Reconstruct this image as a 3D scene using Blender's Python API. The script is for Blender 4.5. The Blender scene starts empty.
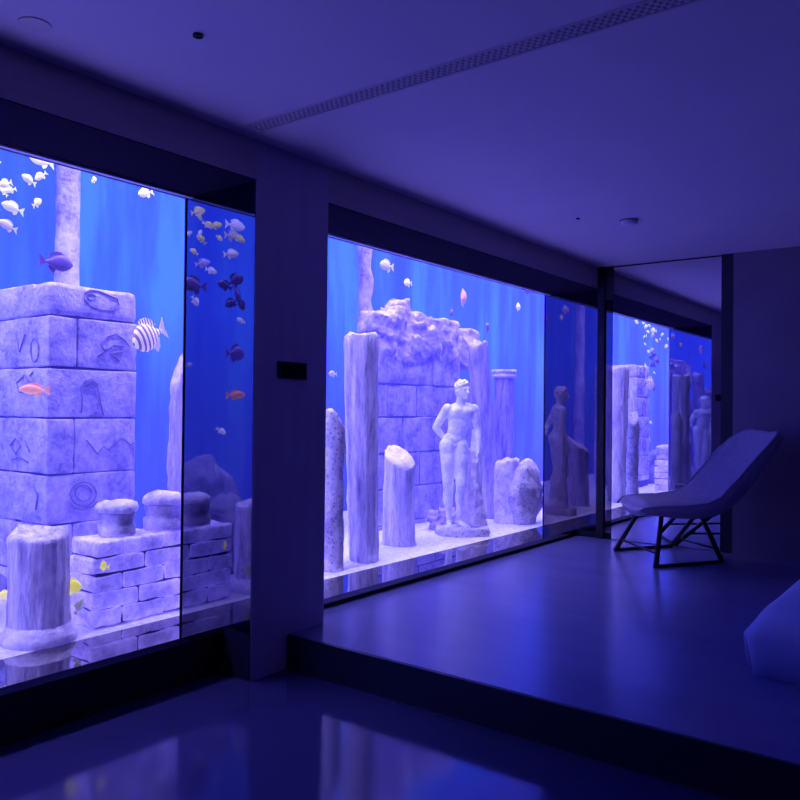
import bpy, bmesh, math, random
from mathutils import Vector, Matrix, noise

random.seed(7)
SC = bpy.context.scene
C = SC.collection
PI = math.pi

# ------------------------------------------------------------------ room figures (metres)
GROUND = 1.25                       # camera height over the lower floor
CAM = Vector((3.2, 0.0, GROUND))
F, YAW, PITCH, ROLL = 781.3, 0.64803, 0.011514, 0.010386
Y1, PW, DEP, Y2 = 2.4476, 0.4856, 0.5092, 6.3727   # window 1 end, pillar width, beam depth, end wall
Y1B = Y1 + PW
ZB = GROUND - 1.0332                # window foot
ZT = GROUND + 1.0458                # window head
ZC = GROUND + 1.2298                # ceiling
ZP = GROUND - 1.085                 # raised floor
YS = 2.68                           # step edge
XS = 0.3156                         # sill depth
XR, YF = 5.6, -2.6                  # right wall, wall behind the camera
TX, TY0, TY1, TZ1 = -1.75, -3.4, 12.0, 3.3          # tank extents

fw = Vector((-math.sin(YAW)*math.cos(PITCH), math.cos(YAW)*math.cos(PITCH), math.sin(PITCH)))
r_ = Vector((math.cos(YAW), math.sin(YAW), 0))
u_ = r_.cross(fw)
RV = r_*math.cos(ROLL) + u_*math.sin(ROLL)
UV = -r_*math.sin(ROLL) + u_*math.cos(ROLL)

def at(px, py, axis, val):
    """the point of the plane (axis = val) seen at a pixel of the photograph"""
    v = fw*F + RV*(px-400) - UV*(py-400)
    t = (val - CAM[axis]) / v[axis]
    return CAM + v*t

def tk(px, py, t):
    """a point t metres behind the glass"""
    return at(px, py, 0, -t)

# ------------------------------------------------------------------ object helpers
def obj(name, bm, mat, parent=None, smooth=False, loc=None):
    me = bpy.data.meshes.new(name)
    if bm is not None:
        bmesh.ops.recalc_face_normals(bm, faces=bm.faces)
        bm.to_mesh(me); bm.free()
    for m in (mat if isinstance(mat, (list, tuple)) else [mat]):
        me.materials.append(m)
    if smooth:
        for p in me.polygons: p.use_smooth = True
    o = bpy.data.objects.new(name, me)
    C.objects.link(o)
    if loc is not None: o.location = loc
    if parent is not None: o.parent = parent
    return o

def tag(o, label=None, cat=None, group=None, kind=None):
    if label: o['label'] = label
    if cat: o['category'] = cat
    if group: o['group'] = group
    if kind: o['kind'] = kind
    return o

def empty(name, loc=(0, 0, 0), rz=0, label=None, cat=None, group=None, kind=None):
    o = bpy.data.objects.new(name, None)
    o.empty_display_size = .1
    C.objects.link(o)
    o.location = loc; o.rotation_euler = (0, 0, rz)
    return tag(o, label, cat, group, kind)

def copy_tree(o, parent=None):
    c = o.copy(); C.objects.link(c); c.parent = parent
    for ch in [x for x in C.objects if x.parent == o]:
        copy_tree(ch, c)
    return c

def bx(bm, lo, hi, bev=0, seg=2):
    n0 = len(bm.verts)
    r = bmesh.ops.create_cube(bm, size=1)
    vs = r['verts']
    for v in vs:
        v.co = Vector(((lo[0]+hi[0])/2 + v.co.x*(hi[0]-lo[0]), (lo[1]+hi[1])/2 + v.co.y*(hi[1]-lo[1]), (lo[2]+hi[2])/2 + v.co.z*(hi[2]-lo[2])))
    if bev:
        es = set(e for v in vs for e in v.link_edges)
        bmesh.ops.bevel(bm, geom=list(es), offset=bev, segments=seg, profile=.6, affect='EDGES')
    return vs

def box(name, lo, hi, mat, parent=None, bev=0):
    bm = bmesh.new(); bx(bm, lo, hi, bev)
    return obj(name, bm, mat, parent)

def frame_of(d):
    d = d.normalized()
    a = Vector((0, 0, 1)) if abs(d.z) < .9 else Vector((1, 0, 0))
    x = a.cross(d).normalized()
    return x, d.cross(x)

def ring(bm, c, x, y, rx, ry, n, fn=None):
    out = []
    for i in range(n):
        a = 2*PI*i/n
        k = fn(a) if fn else 1
        out.append(bm.verts.new(c + x*(math.cos(a)*rx*k) + y*(math.sin(a)*ry*k)))
    return out

def skin_rings(bm, rings, cap=True):
    n = len(rings[0])
    for a, b in zip(rings, rings[1:]):
        for i in range(n):
            bm.faces.new((a[i], a[(i+1) % n], b[(i+1) % n], b[i]))
    if cap:
        bm.faces.new(rings[0][::-1]); bm.faces.new(rings[-1])

def tube(bm, pts, rad, n=8):
    pts = [Vector(p) for p in pts]
    rs = []
    for i, p in enumerate(pts):
        d = pts[min(i+1, len(pts)-1)] - pts[max(i-1, 0)]
        x, y = frame_of(d)
        r = rad[i] if isinstance(rad, (list, tuple)) else rad
        rs.append(ring(bm, p, x, y, r, r, n))
    skin_rings(bm, rs)

def capsule(bm, p0, r0, p1, r1, n=14):
    p0, p1 = Vector(p0), Vector(p1)
    d = (p1-p0).normalized(); x, y = frame_of(d)
    rs = []
    for k in range(1, 5):
        a = PI/2*(1-k/4.0); rs.append(ring(bm, p0 - d*(r0*math.sin(a)), x, y, r0*math.cos(a)+1e-4, r0*math.cos(a)+1e-4, n))
    for k in range(1, 4):
        t = k/4; rs.append(ring(bm, p0.lerp(p1, t), x, y, r0+(r1-r0)*t, r0+(r1-r0)*t, n))
    for k in range(0, 4):
        a = PI/2*k/4.0; rs.append(ring(bm, p1 + d*(r1*math.sin(a)), x, y, r1*math.cos(a)+1e-4, r1*math.cos(a)+1e-4, n))
    skin_rings(bm, rs)

def ell(bm, c, r, rot=None, sub=3):
    m = Matrix.Translation(Vector(c)) @ (rot.to_4x4() if rot else Matrix()) @ Matrix.Diagonal((r[0], r[1], r[2], 1))
    return bmesh.ops.create_icosphere(bm, subdivisions=sub, radius=1, matrix=m)['verts']

def rough(bm, amp, freq, seed=0, verts=None):
    off = Vector((seed*3.1, seed*7.7, seed*1.3))
    bm.normal_update()
    for v in (verts or bm.verts):
        k = noise.fractal(v.co*freq + off, .8, 2.0, 4)
        v.co += v.normal * (k*amp)

def remesh(o, voxel, smooth_it=4, fac=.5):
    m = o.modifiers.new('r', 'REMESH'); m.mode = 'VOXEL'; m.voxel_size = voxel; m.use_smooth_shade = True
    s = o.modifiers.new('s', 'SMOOTH'); s.iterations = smooth_it; s.factor = fac
    dg = bpy.context.evaluated_depsgraph_get()
    me = bpy.data.meshes.new_from_object(o.evaluated_get(dg))
    o.modifiers.clear()
    mats = list(o.data.materials)
    o.data = me
    me.materials.clear()
    for k in mats: me.materials.append(k)
    for p in me.polygons: p.use_smooth = True
    return o

# ------------------------------------------------------------------ materials
class NT:
    def __init__(s, name):
        s.m = bpy.data.materials.new(name); s.m.use_nodes = True
        s.t = s.m.node_tree; s.t.nodes.clear()
        s.out = s.n('ShaderNodeOutputMaterial')
    def n(s, typ, **kw):
        nd = s.t.nodes.new(typ)
        for k, v in kw.items():
            if k in nd.inputs: nd.inputs[k].default_value = v
            else: setattr(nd, k, v)
        return nd
    def l(s, a, b): s.t.links.new(a, b)

def c4(c): return (c[0], c[1], c[2], 1)

def ramp(T, fac, stops):
    r = T.n('ShaderNodeValToRGB')
    els = r.color_ramp.elements
    while len(els) < len(stops): els.new(.5)
    for e, (p, c) in zip(els, stops):
        e.position = p; e.color = c4(c)
    T.l(fac, r.inputs['Fac'])
    return r

def mat_plain(name, col, ro=.5, metal=0, col2=None, nscale=6, bump=0, bscale=40, ior=1.5, stretch=None, emit=None, estr=0):
    T = NT(name)
    b = T.n('ShaderNodeBsdfPrincipled')
    b.inputs['Base Color'].default_value = c4(col); b.inputs['Roughness'].default_value = ro
    b.inputs['Metallic'].default_value = metal; b.inputs['IOR'].default_value = ior
    tc = T.n('ShaderNodeTexCoord')
    src = tc.outputs['Object']
    if stretch:
        mp = T.n('ShaderNodeMapping'); mp.inputs['Scale'].default_value = stretch
        T.l(src, mp.inputs['Vector']); src = mp.outputs['Vector']
    if col2:
        nz = T.n('ShaderNodeTexNoise', Scale=nscale, Detail=5.0); T.l(src, nz.inputs['Vector'])
        r = ramp(T, nz.outputs['Fac'], [(.32, col), (.68, col2)])
        T.l(r.outputs['Color'], b.inputs['Base Color'])
    if bump:
        nb = T.n('ShaderNodeTexNoise', Scale=bscale, Detail=4.0); T.l(src, nb.inputs['Vector'])
        bp = T.n('ShaderNodeBump', Strength=bump, Distance=.02); T.l(nb.outputs['Fac'], bp.inputs['Height']); T.l(bp.outputs['Normal'], b.inputs['Normal'])
    if emit:
        b.inputs['Emission Color'].default_value = c4(emit); b.inputs['Emission Strength'].default_value = estr
    T.l(b.outputs['BSDF'], T.out.inputs['Surface'])
    return T.m

FILL_GLOW = (.16, .13, .75)  # emission tint that replaces front light on the tank decor
def mat_stone(name, light, dark, scale=5, bump=.5, streak=False, glow=.35, pits=False):
    """weathered pale stone; its emission puts fill light and haze into the colour"""
    T = NT(name)
    b = T.n('ShaderNodeBsdfPrincipled'); b.inputs['Roughness'].default_value = .85
    tc = T.n('ShaderNodeTexCoord'); src = tc.outputs['Object']
    if streak:
        mp = T.n('ShaderNodeMapping'); mp.inputs['Scale'].default_value = (3.2, 3.2, .45)
        T.l(src, mp.inputs['Vector']); src2 = mp.outputs['Vector']
    else: src2 = src
    n1 = T.n('ShaderNodeTexNoise', Scale=scale, Detail=8.0, Roughness=.65); T.l(src2, n1.inputs['Vector'])
    n2 = T.n('ShaderNodeTexNoise', Scale=scale*5, Detail=6.0, Roughness=.7); T.l(src2, n2.inputs['Vector'])
    mx = T.n('ShaderNodeMath', operation='MULTIPLY_ADD'); T.l(n2.outputs['Fac'], mx.inputs[0]); mx.inputs[1].default_value = .45
    T.l(n1.outputs['Fac'], mx.inputs[2])
    r = ramp(T, mx.outputs[0], [(.54, dark), (.70, [(.5*a+.5*d) for a, d in zip(light, dark)]), (.88, light)])
    col = r.outputs['Color']
    h = mx.outputs[0]
    if pits:
        vo = T.n('ShaderNodeTexVoronoi', Scale=scale*8); T.l(src, vo.inputs['Vector'])
        pr = ramp(T, vo.outputs['Distance'], [(.10, (.22, .2, .24)), (.36, (1, 1, 1))])
        mm = T.n('ShaderNodeMixRGB', blend_type='MULTIPLY'); mm.inputs['Fac'].default_value = .85
        T.l(col, mm.inputs['Color1']); T.l(pr.outputs['Color'], mm.inputs['Color2']); col = mm.outputs['Color']
    T.l(col, b.inputs['Base Color'])
    bp = T.n('ShaderNodeBump', Strength=bump, Distance=.03); T.l(h, bp.inputs['Height']); T.l(bp.outputs['Normal'], b.inputs['Normal'])
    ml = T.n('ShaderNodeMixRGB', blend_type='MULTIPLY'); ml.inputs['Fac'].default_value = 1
    T.l(col, ml.inputs['Color1']); ml.inputs['Color2'].default_value = c4(FILL_GLOW)
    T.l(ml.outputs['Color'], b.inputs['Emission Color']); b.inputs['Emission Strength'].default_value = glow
    T.l(b.outputs['BSDF'], T.out.inputs['Surface'])
    return T.m

def mat_matte(name, col):
    T = NT(name); d = T.n('ShaderNodeBsdfDiffuse'); d.inputs['Color'].default_value = c4(col)
    T.l(d.outputs[0], T.out.inputs['Surface']); return T.m

def mat_dark_mirror(name, col, base, ro=.015):
    T = NT(name)
    g = T.n('ShaderNodeBsdfGlossy', Roughness=ro); g.inputs['Color'].default_value = c4(col)
    d = T.n('ShaderNodeBsdfDiffuse'); d.inputs['Color'].default_value = c4(base)
    a = T.n('ShaderNodeAddShader'); T.l(g.outputs[0], a.inputs[0]); T.l(d.outputs[0], a.inputs[1])
    T.l(a.outputs[0], T.out.inputs['Surface'])
    return T.m

def mat_glass(name):
    T = NT(name)
    t = T.n('ShaderNodeBsdfTransparent'); t.inputs['Color'].default_value = (.97, .975, .99, 1)
    g = T.n('ShaderNodeBsdfGlossy', Roughness=.0)
    lw = T.n('ShaderNodeLayerWeight', Blend=.5)
    f = T.n('ShaderNodeMath', operation='POWER'); T.l(lw.outputs['Facing'], f.inputs[0]); f.inputs[1].default_value = 5.0
    f2 = T.n('ShaderNodeMath', operation='MULTIPLY_ADD'); T.l(f.outputs[0], f2.inputs[0]); f2.inputs[1].default_value = .35; f2.inputs[2].default_value = .012
    f = f2
    m = T.n('ShaderNodeMixShader'); T.l(f.outputs[0], m.inputs[0]); T.l(t.outputs[0], m.inputs[1]); T.l(g.outputs[0], m.inputs[2])
    T.l(m.outputs[0], T.out.inputs['Surface'])
    return T.m

def mat_water(name):
    T = NT(name)
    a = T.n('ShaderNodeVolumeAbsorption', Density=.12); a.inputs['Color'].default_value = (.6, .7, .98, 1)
    e = T.n('ShaderNodeEmission', Strength=1.0); e.inputs['Color'].default_value = (.022, .018, .34, 1)  # emission stands for the haze of light scattered in the water
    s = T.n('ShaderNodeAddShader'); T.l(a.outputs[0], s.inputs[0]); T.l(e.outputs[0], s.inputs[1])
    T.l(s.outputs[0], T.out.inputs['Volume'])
    return T.m

def mat_backdrop(name):
    T = NT(name)
    tc = T.n('ShaderNodeTexCoord')
    mp = T.n('ShaderNodeMapping'); mp.inputs['Scale'].default_value = (1, 1.6, .22); T.l(tc.outputs['Object'], mp.inputs['Vector'])
    n1 = T.n('ShaderNodeTexNoise', Scale=1.6, Detail=5.0, Roughness=.62); T.l(mp.outputs['Vector'], n1.inputs['Vector'])
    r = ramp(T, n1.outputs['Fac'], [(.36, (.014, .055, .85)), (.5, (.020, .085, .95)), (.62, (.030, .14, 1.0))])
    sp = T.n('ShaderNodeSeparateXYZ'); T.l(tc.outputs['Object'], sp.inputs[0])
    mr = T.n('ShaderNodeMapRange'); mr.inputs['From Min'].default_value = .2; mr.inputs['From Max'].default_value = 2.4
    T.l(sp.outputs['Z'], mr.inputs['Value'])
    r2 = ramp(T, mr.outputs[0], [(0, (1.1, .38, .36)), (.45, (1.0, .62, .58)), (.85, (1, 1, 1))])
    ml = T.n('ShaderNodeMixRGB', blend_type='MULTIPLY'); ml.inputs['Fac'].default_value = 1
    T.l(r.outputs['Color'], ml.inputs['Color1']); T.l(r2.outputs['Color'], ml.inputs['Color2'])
    e = T.n('ShaderNodeEmission', Strength=BACK_STR); T.l(ml.outputs['Color'], e.inputs['Color'])  # glowing wall stands for scattered light in the water, also lights the room
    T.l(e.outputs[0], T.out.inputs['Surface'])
    return T.m

BACK_STR = 1.9
M = dict(
    paint=mat_plain('ceiling_paint', (.70, .63, .72), .9, col2=(.73, .66, .75), nscale=2),
    beam=mat_plain('beam_panel', (.44, .37, .44), .7, col2=(.50, .42, .50), nscale=5, stretch=(1, .3, 4)),
    pillar=mat_plain('pillar_panel', (.46, .38, .56), .6, col2=(.52, .43, .62), nscale=4, stretch=(1, 4, .4)),
    dark=mat_plain('dark_lacquer', (.012, .011, .03), .45),
    black=mat_plain('black_trim', (.004, .004, .008), .6),
    wall=mat_plain('dark_wall_paint', (.22, .18, .24), .8, col2=(.25, .20, .27), nscale=3),
    tile=mat_plain('polished_dark_tile', (.032, .030, .11), .10, col2=(.040, .036, .13), nscale=1.5, ior=1.5),
    deck=mat_plain('satin_floor', (.15, .14, .31), .24, col2=(.18, .17, .36), nscale=2.2, stretch=(.4, 1.6, 1), ior=1.5),
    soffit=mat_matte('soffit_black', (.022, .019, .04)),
    riser=mat_plain('black_riser', (.006, .006, .015), .5),
    metal=mat_plain('pale_trim', (.75, .72, .8), .5),
    mirror=mat_dark_mirror('silvered_mirror', (.86, .86, .90), (.0, .0, .004), .004),
    jamb2=mat_dark_mirror('smoked_mirror', (.115, .10, .14), (.003, .002, .008)),
    jamb=mat_dark_mirror('smoky_mirror', (.17, .17, .25), (.002, .002, .006)),
    sill=mat_dark_mirror('black_glass_sill', (.46, .44, .42), (.003, .003, .008)),
    glass=mat_glass('aquarium_glass'), water=mat_water('aquarium_water'), back=mat_backdrop('glowing_water_wall'),
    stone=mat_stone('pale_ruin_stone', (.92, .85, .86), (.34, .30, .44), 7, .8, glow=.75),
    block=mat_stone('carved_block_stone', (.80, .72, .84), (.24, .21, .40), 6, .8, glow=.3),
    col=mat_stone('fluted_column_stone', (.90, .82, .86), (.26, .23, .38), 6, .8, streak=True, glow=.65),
    far=mat_stone('veiled_block_stone', (.56, .48, .74), (.16, .14, .34), 6, .8, glow=.3),  # dimmer, bluer block stone: the water's veil is put into the colour
    farcol=mat_stone('veiled_column_stone', (.60, .52, .76), (.18, .16, .36), 6, .8, streak=True, glow=.4),  # column stone with the same water veil in its colour
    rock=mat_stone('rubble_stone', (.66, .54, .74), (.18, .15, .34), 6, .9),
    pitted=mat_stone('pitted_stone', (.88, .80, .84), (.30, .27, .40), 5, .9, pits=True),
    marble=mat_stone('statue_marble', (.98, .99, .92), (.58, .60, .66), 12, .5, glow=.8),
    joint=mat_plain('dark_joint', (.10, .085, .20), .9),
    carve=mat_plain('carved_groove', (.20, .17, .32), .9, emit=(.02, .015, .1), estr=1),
    whitish=mat_stone('whitish_stone', (1.0, .92, .90), (.62, .52, .58), 14, .8, glow=.6),  # whiter stone for the broken top and the tree stump
    brick=mat_stone('glowing_brick_stone', (.92, .86, .88), (.36, .32, .46), 8, .8, glow=1.8),  # strong emission stands in for front light missing on the bricks
    sand=mat_stone('white_sand', (.95, .93, .90), (.60, .56, .60), 30, .6, glow=.4),
    moss=mat_stone('mossy_rock', (.55, .56, .42), (.14, .15, .20), 8, .9, glow=.12),
    darkrock=mat_stone('dark_boulder', (.34, .32, .42), (.14, .13, .22), 4, .8, glow=.08),
)

# ------------------------------------------------------------------ room shell
def struct(name, lo, hi, mat, bev=0):
    return tag(box(name, lo, hi, mat, None, bev), kind='structure')

struct('floor', (XS-.05, YF, -.12), (XR, YS+.02, 0), M['tile'])
struct('floor_raised', (XS-.05, YS+.012, -.1), (XR, Y2, ZP), M['deck'])
struct('trim_1', (DEP, YS-.004, 0), (XR, YS+.012, ZP-.002), M['riser'])
struct('ceiling', (-.05, YF, ZC), (XR, Y2, ZC+.12), M['paint'])
struct('wall_right', (XR, YF, -.1), (XR+.1, Y2, ZC), M['wall'])
struct('wall_front', (0, YF-.1, -.1), (XR, YF, ZC), M['wall'])

# left wall: beam over the windows, pillar between them, plinth wall under them
bm = bmesh.new()
bx(bm, (.0, YF, ZT), (DEP, Y1, ZC)); bx(bm, (.0, Y1B, ZT), (DEP, Y2, ZC))
bx(bm, (-.05, YF, -.1), (XS-.012, Y1, ZB-.03)); bx(bm, (-.05, Y1B, -.1), (XS-.012, Y2, ZB-.03))
bx(bm, (.0, YF, ZB-.03), (DEP, -.6, ZT))
wl = tag(obj('wall_left', bm, M['beam']), kind='structure')
# black matte soffit panel under the beam, dark front of the plinth wall
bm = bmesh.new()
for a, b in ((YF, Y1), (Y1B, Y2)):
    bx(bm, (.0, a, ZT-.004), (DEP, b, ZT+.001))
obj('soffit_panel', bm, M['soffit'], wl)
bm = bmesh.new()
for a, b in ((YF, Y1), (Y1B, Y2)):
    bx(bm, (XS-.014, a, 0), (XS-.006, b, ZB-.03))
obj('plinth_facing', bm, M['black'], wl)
bm = bmesh.new(); bx(bm, (XS-.012, Y1-.006, 0), (DEP-.003, Y1-.001, ZB-.001)); obj('side_shade_sheet', bm, M['soffit'], wl)  # dark sheet added to shade the lit pillar side below the sill
pil = tag(box('wall_pillar', (-.012, Y1, -.1), (DEP, Y1B, ZC), M['pillar']), kind='structure')

# windows
def window(name, a, b, label):
    w = empty(name, (0, a, ZB)); tag(w, label, None, None, 'structure')
    def P(n, lo, hi, m):
        o = box(n, (lo[0], lo[1]-a, lo[2]-ZB), (hi[0], hi[1]-a, hi[2]-ZB), m, w); return o
    P('glass_pane', (-.012, a, ZB), (0.0, b, ZT), M['glass'])
    P('sill', (0, a, ZB-.03), (XS, b, ZB), M['sill'])
    P('head_trim', (.035, a, ZT-.016), (.06, b, ZT-.004), M['metal'])
    P('head_gasket', (.0, a, ZT-.012), (.034, b, ZT-.004), M['black'])
    return w, P
w1, P1 = window('window_1', -.6, Y1, 'wide aquarium window on the near side of the pillar')
P1('mirrored_jamb', (0, Y1-.004, ZB), (DEP-.004, Y1-.0005, ZT-.004), M['jamb'])
P1('corner_joint', (0, Y1-.010, ZB), (.006, Y1-.004, ZT-.004), M['black'])
w2, P2 = window('window_2', Y1B, Y2, 'aquarium window with the statue between pillar and end wall')
P2('mirrored_jamb', (0, Y1B+.0005, ZB), (DEP-.004, Y1B+.004, ZT-.004), M['jamb'])
P2('mirrored_jamb', (0, Y2-.006, ZB), (DEP, Y2-.002, ZT-.004), M['jamb2'])
P2('corner_joint', (0, Y2-.012, ZB), (.006, Y2-.006, ZT-.004), M['black'])

# end wall with its tall mirror
XM0, XM1 = .640, 1.522
bm = bmesh.new()
bx(bm, (.0, Y2, -.1), (XR, Y2+.12, ZC)); bx(bm, (XM1+.09, Y2-.03, ZP), (XR, Y2, ZC))
tag(obj('wall_back', bm, M['wall']), kind='structure')
struct('trim_2', (DEP, Y2-.03, ZP), (.572, Y2, ZC), M['black'])
struct('trim_3', (XM1, Y2-.025, ZP), (XM1+.09, Y2, ZC), M['dark'])
struct('trim_4', (XS-.02, Y2-.008, ZP), (XM0, Y2, ZB), M['black'])
struct('trim_5', (.572, Y2-.02, ZT-.1), (XM0+.004, Y2, ZC), M['black'])
mr = empty('wall_mirror', (1.08, Y2, ZP), 0, 'tall clear wall mirror reaching the ceiling behind the lounge chair', 'mirror')
def PM(n, lo, hi, m): return box(n, (lo[0]-1.08, lo[1]-Y2, lo[2]-ZP), (hi[0]-1.08, hi[1]-Y2, hi[2]-ZP), m, mr)
PM('mirror_glass', (XM0, Y2-.014, ZP+.006), (XM1, Y2-.002, ZC-.012), M['mirror'])
PM('edge_strip', (XM0-.004, Y2-.016, ZP+.004), (XM0, Y2-.002, ZC-.004), M['black'])
PM('side_panel', (.574, Y2-.008, ZB), (XM0-.004, Y2-.003, ZT-.1), M['jamb2'])['label'] = 'narrow smoky mirror strip'
bm = bmesh.new()
bx(bm, (XM0-1.08, -.018, ZC-.012-ZP), (XM1-1.08, -.002, ZC-.003-ZP))
obj('top_strip', bm, M['black'], mr)

# ------------------------------------------------------------------ ceiling fittings
def disc(bm, c, r0, z0, z1, n=28):
    rs = [ring(bm, Vector((c[0], c[1], z0)), Vector((1, 0, 0)), Vector((0, 1, 0)), r0, r0, n), ring(bm, Vector((c[0], c[1], z1)), Vector((1, 0, 0)), Vector((0, 1, 0)), r0, r0, n)]
    skin_rings(bm, rs)
def ringm(bm, r0, r1, z0, z1, n=28):
    X, Y = Vector((1, 0, 0)), Vector((0, 1, 0))
    prof = [(r0, z0), (r1, z0), (r1, z1), (r0, z1), (r0, z0)]
    rs = [ring(bm, Vector((0, 0, z)), X, Y, r, r, n) for r, z in prof]
    skin_rings(bm, rs, False)
def downlight(px, py, r, label, rimm, lampm):
    p = at(px, py, 2, ZC)
    e = empty('ceiling_downlight', (p.x, p.y, ZC), 0, label, 'downlight', 'unlit ceiling downlights')
    bm = bmesh.new(); ringm(bm, r*.72, r, -.008, 0); obj('rim', bm, rimm, e, True)
    bm = bmesh.new(); disc(bm, (0, 0), r*.73, -.003, 0); obj('lamp', bm, lampm, e)
    return e
downlight(198, 34.5, .017, 'small dark unlit downlight in the ceiling above the near window', M['black'], M['black'])
downlight(578, 218, .012, 'tiny dark spot in the ceiling left of the white rimmed fitting', M['black'], M['black'])
p = at(629, 220, 2, ZC)
e = empty('smoke_detector', (p.x, p.y, ZC), 0, 'small round white detector on the ceiling before the mirror', 'detector')
bm = bmesh.new(); X, Y = Vector((1, 0, 0)), Vector((0, 1, 0))
skin_rings(bm, [ring(bm, Vector((0, 0, z)), X, Y, r, r, 28) for r, z in ((.055, 0), (.055, -.012), (.047, -.03), (.025, -.036))]); obj('housing', bm, M['metal'], e, False)
bm = bmesh.new(); ringm(bm, .05, .058, -.008, -.003); obj('black_ring', bm, M['black'], e)  # thin black ring around the housing
p = at(35, 24, 2, ZC)
e = empty('ceiling_speaker', (p.x, p.y, ZC), 0, 'faint round ceiling grille in the corner over the near window', 'speaker')
bm = bmesh.new(); disc(bm, (0, 0), .05, -.004, 0); obj('grille', bm, mat_plain('grille_grey', (.66, .58, .64), .9), e)

# long slot diffuser across the ceiling
va, vb = at(247, 125, 2, ZC), Vector((4.6, 2.34, ZC))
v = empty('ceiling_vent', (va.x, 2.335, ZC), 0, 'long slotted air vent running across the ceiling from the pillar', 'vent')
L = vb.x - va.x
VW = .05
bm = bmesh.new(); bx(bm, (0, -VW, -.004), (L, -VW+.01, 0)); bx(bm, (0, VW-.01, -.004), (L, VW, 0)); bx(bm, (0, -VW, -.004), (.01, VW, 0)); bx(bm, (L-.01, -VW, -.004), (L, VW, 0))
vmat = mat_plain('vent_paint', (.62, .55, .62), .8)
obj('frame', bm, vmat, v)
bm = bmesh.new(); bx(bm, (.01, -VW+.01, -.0015), (L-.01, VW-.01, -.0005)); obj('back_plate', bm, mat_plain('vent_shadow', (.30, .26, .34), .9), v)
bm = bmesh.new()
k = 0
x = .02
while x < L-.03:
    for row in range(4):
        yy = -VW+.016 + row*(2*VW-.032)/4
        bx(bm, (x + (row % 2)*.012, yy, -.004), (x+.014 + (row % 2)*.012, yy+.012, -.0015))
    x += .026
tag(obj('louver_grid', bm, vmat, v), kind='stuff')

# switch panel on the pillar
p0, p1 = at(277, 361, 0, DEP), at(305, 380, 0, DEP)
sp = empty('control_panel', (DEP, (p0.y+p1.y)/2, (p0.z+p1.z)/2), 0, 'small black control panel fixed to the pillar between the windows', 'control panel')
hy, hz = abs(p1.y-p0.y)/2, abs(p0.z-p1.z)/2
cas = box('casing', (0, -hy, -hz), (.014, hy, hz), M['dark'], sp, .004)
box('screen', (.014, -hy*.85, -hz*.78), (.016, hy*.85, hz*.78), mat_plain('black_glass', (.004, .004, .008), .15), cas)

# ------------------------------------------------------------------ tank shell
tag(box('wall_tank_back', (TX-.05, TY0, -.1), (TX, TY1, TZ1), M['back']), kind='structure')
bm = bmesh.new()
bx(bm, (TX, TY0, -.1), (-.0, TY0+.05, TZ1)); bx(bm, (TX, TY1-.05, -.1), (-.0, TY1, TZ1))
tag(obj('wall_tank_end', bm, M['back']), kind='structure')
bm = bmesh.new()
bx(bm, (-.03, TY0, ZT), (-.01, TY1, TZ1)); bx(bm, (-.06, Y2+.1, -.1), (-.02, TY1, ZT)); bx(bm, (-.06, TY0, -.1), (-.02, -.6, ZT)); bx(bm, (-.05, TY0, -.1), (-.02, TY1, ZB-.03))
tag(obj('wall_tank_front', bm, mat_plain('tank_liner', (.06, .06, .3), .8)), kind='structure')
tag(box('ceiling_tank', (TX, TY0, TZ1), (0, TY1, TZ1+.05), mat_plain('tank_hood', (.5, .5, .8), .8)), kind='structure')
# sand bed with low ripples
bm = bmesh.new()
nx, ny = 14, 150
g = [[bm.verts.new((-.014 + (TX+.014)*i/nx, -1.5 + (TY1-.06+1.5)*j/ny, ZB - .004 + (.018*(noise.noise(Vector((i*.6, j*.55, 3)))+.4) + .05*(i/nx)**1.5)*min(1, i/1.5))) for j in range(ny+1)] for i in range(nx+1)]
for i in range(nx):
    for j in range(ny):
        bm.faces.new((g[i][j], g[i+1][j], g[i+1][j+1], g[i][j+1]))
tag(obj('ground_sand', bm, M['sand'], None, True), 'white sand on the aquarium bed', 'sand', None, 'structure')
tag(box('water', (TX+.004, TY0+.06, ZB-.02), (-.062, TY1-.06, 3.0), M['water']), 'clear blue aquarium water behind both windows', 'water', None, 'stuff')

# ------------------------------------------------------------------ ruins
def shaft(bm, c, r0, r1, h, n=64, flutes=0, fl=.06, top=(0, 0), jag=.02, rows=26, seed=1, amp=.008, flare=0, entasis=0, lean=(0, 0), groove=()):
    """broken column shaft; top = slope of the broken face along x and y"""
    X, Y = Vector((1, 0, 0)), Vector((0, 1, 0))
    rs = []
    for k in range(rows+1):
        t = k/rows
        r = r0 + (r1-r0)*t + entasis*math.sin(PI*t)
        if any(abs(t-g_) < .5/rows for g_ in groove): r *= .90
        if flare and t < .08: r *= 1 + flare*(1-t/.08)
        fn = (lambda a: 1 - fl*abs(math.sin(a*flutes/2))**.6) if flutes else None
        rg = ring(bm, Vector((lean[0]*t, lean[1]*t, 0)), X, Y, r, r, n, fn)
        for v in rg:
            ht = h + top[0]*v.co.x + top[1]*v.co.y + jag*noise.noise(Vector((v.co.x*9+seed, v.co.y*9, seed)))
            v.co.z = ht*t
        rs.append(rg)
    n0 = rs[-1]
    cz = h
    # worn rim and broken top face
    inner = []
    for f_ in (.88, .6, .3):
        rg = []
        for v in n0:
            q = Vector((v.co.x*f_ + lean[0]*(1-f_), v.co.y*f_ + lean[1]*(1-f_), 0))
            q.z = h + top[0]*q.x + top[1]*q.y + .02*f_ + jag*1.2*noise.noise(Vector((q.x*11+seed, q.y*11, seed+4)))
            rg.append(bm.verts.new(q))
        inner.append(rg)
    skin_rings(bm, rs+inner)
    rough(bm, amp, 7, seed)
    for v in bm.verts:
        if v.co.z < .0: v.co.z = 0

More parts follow.
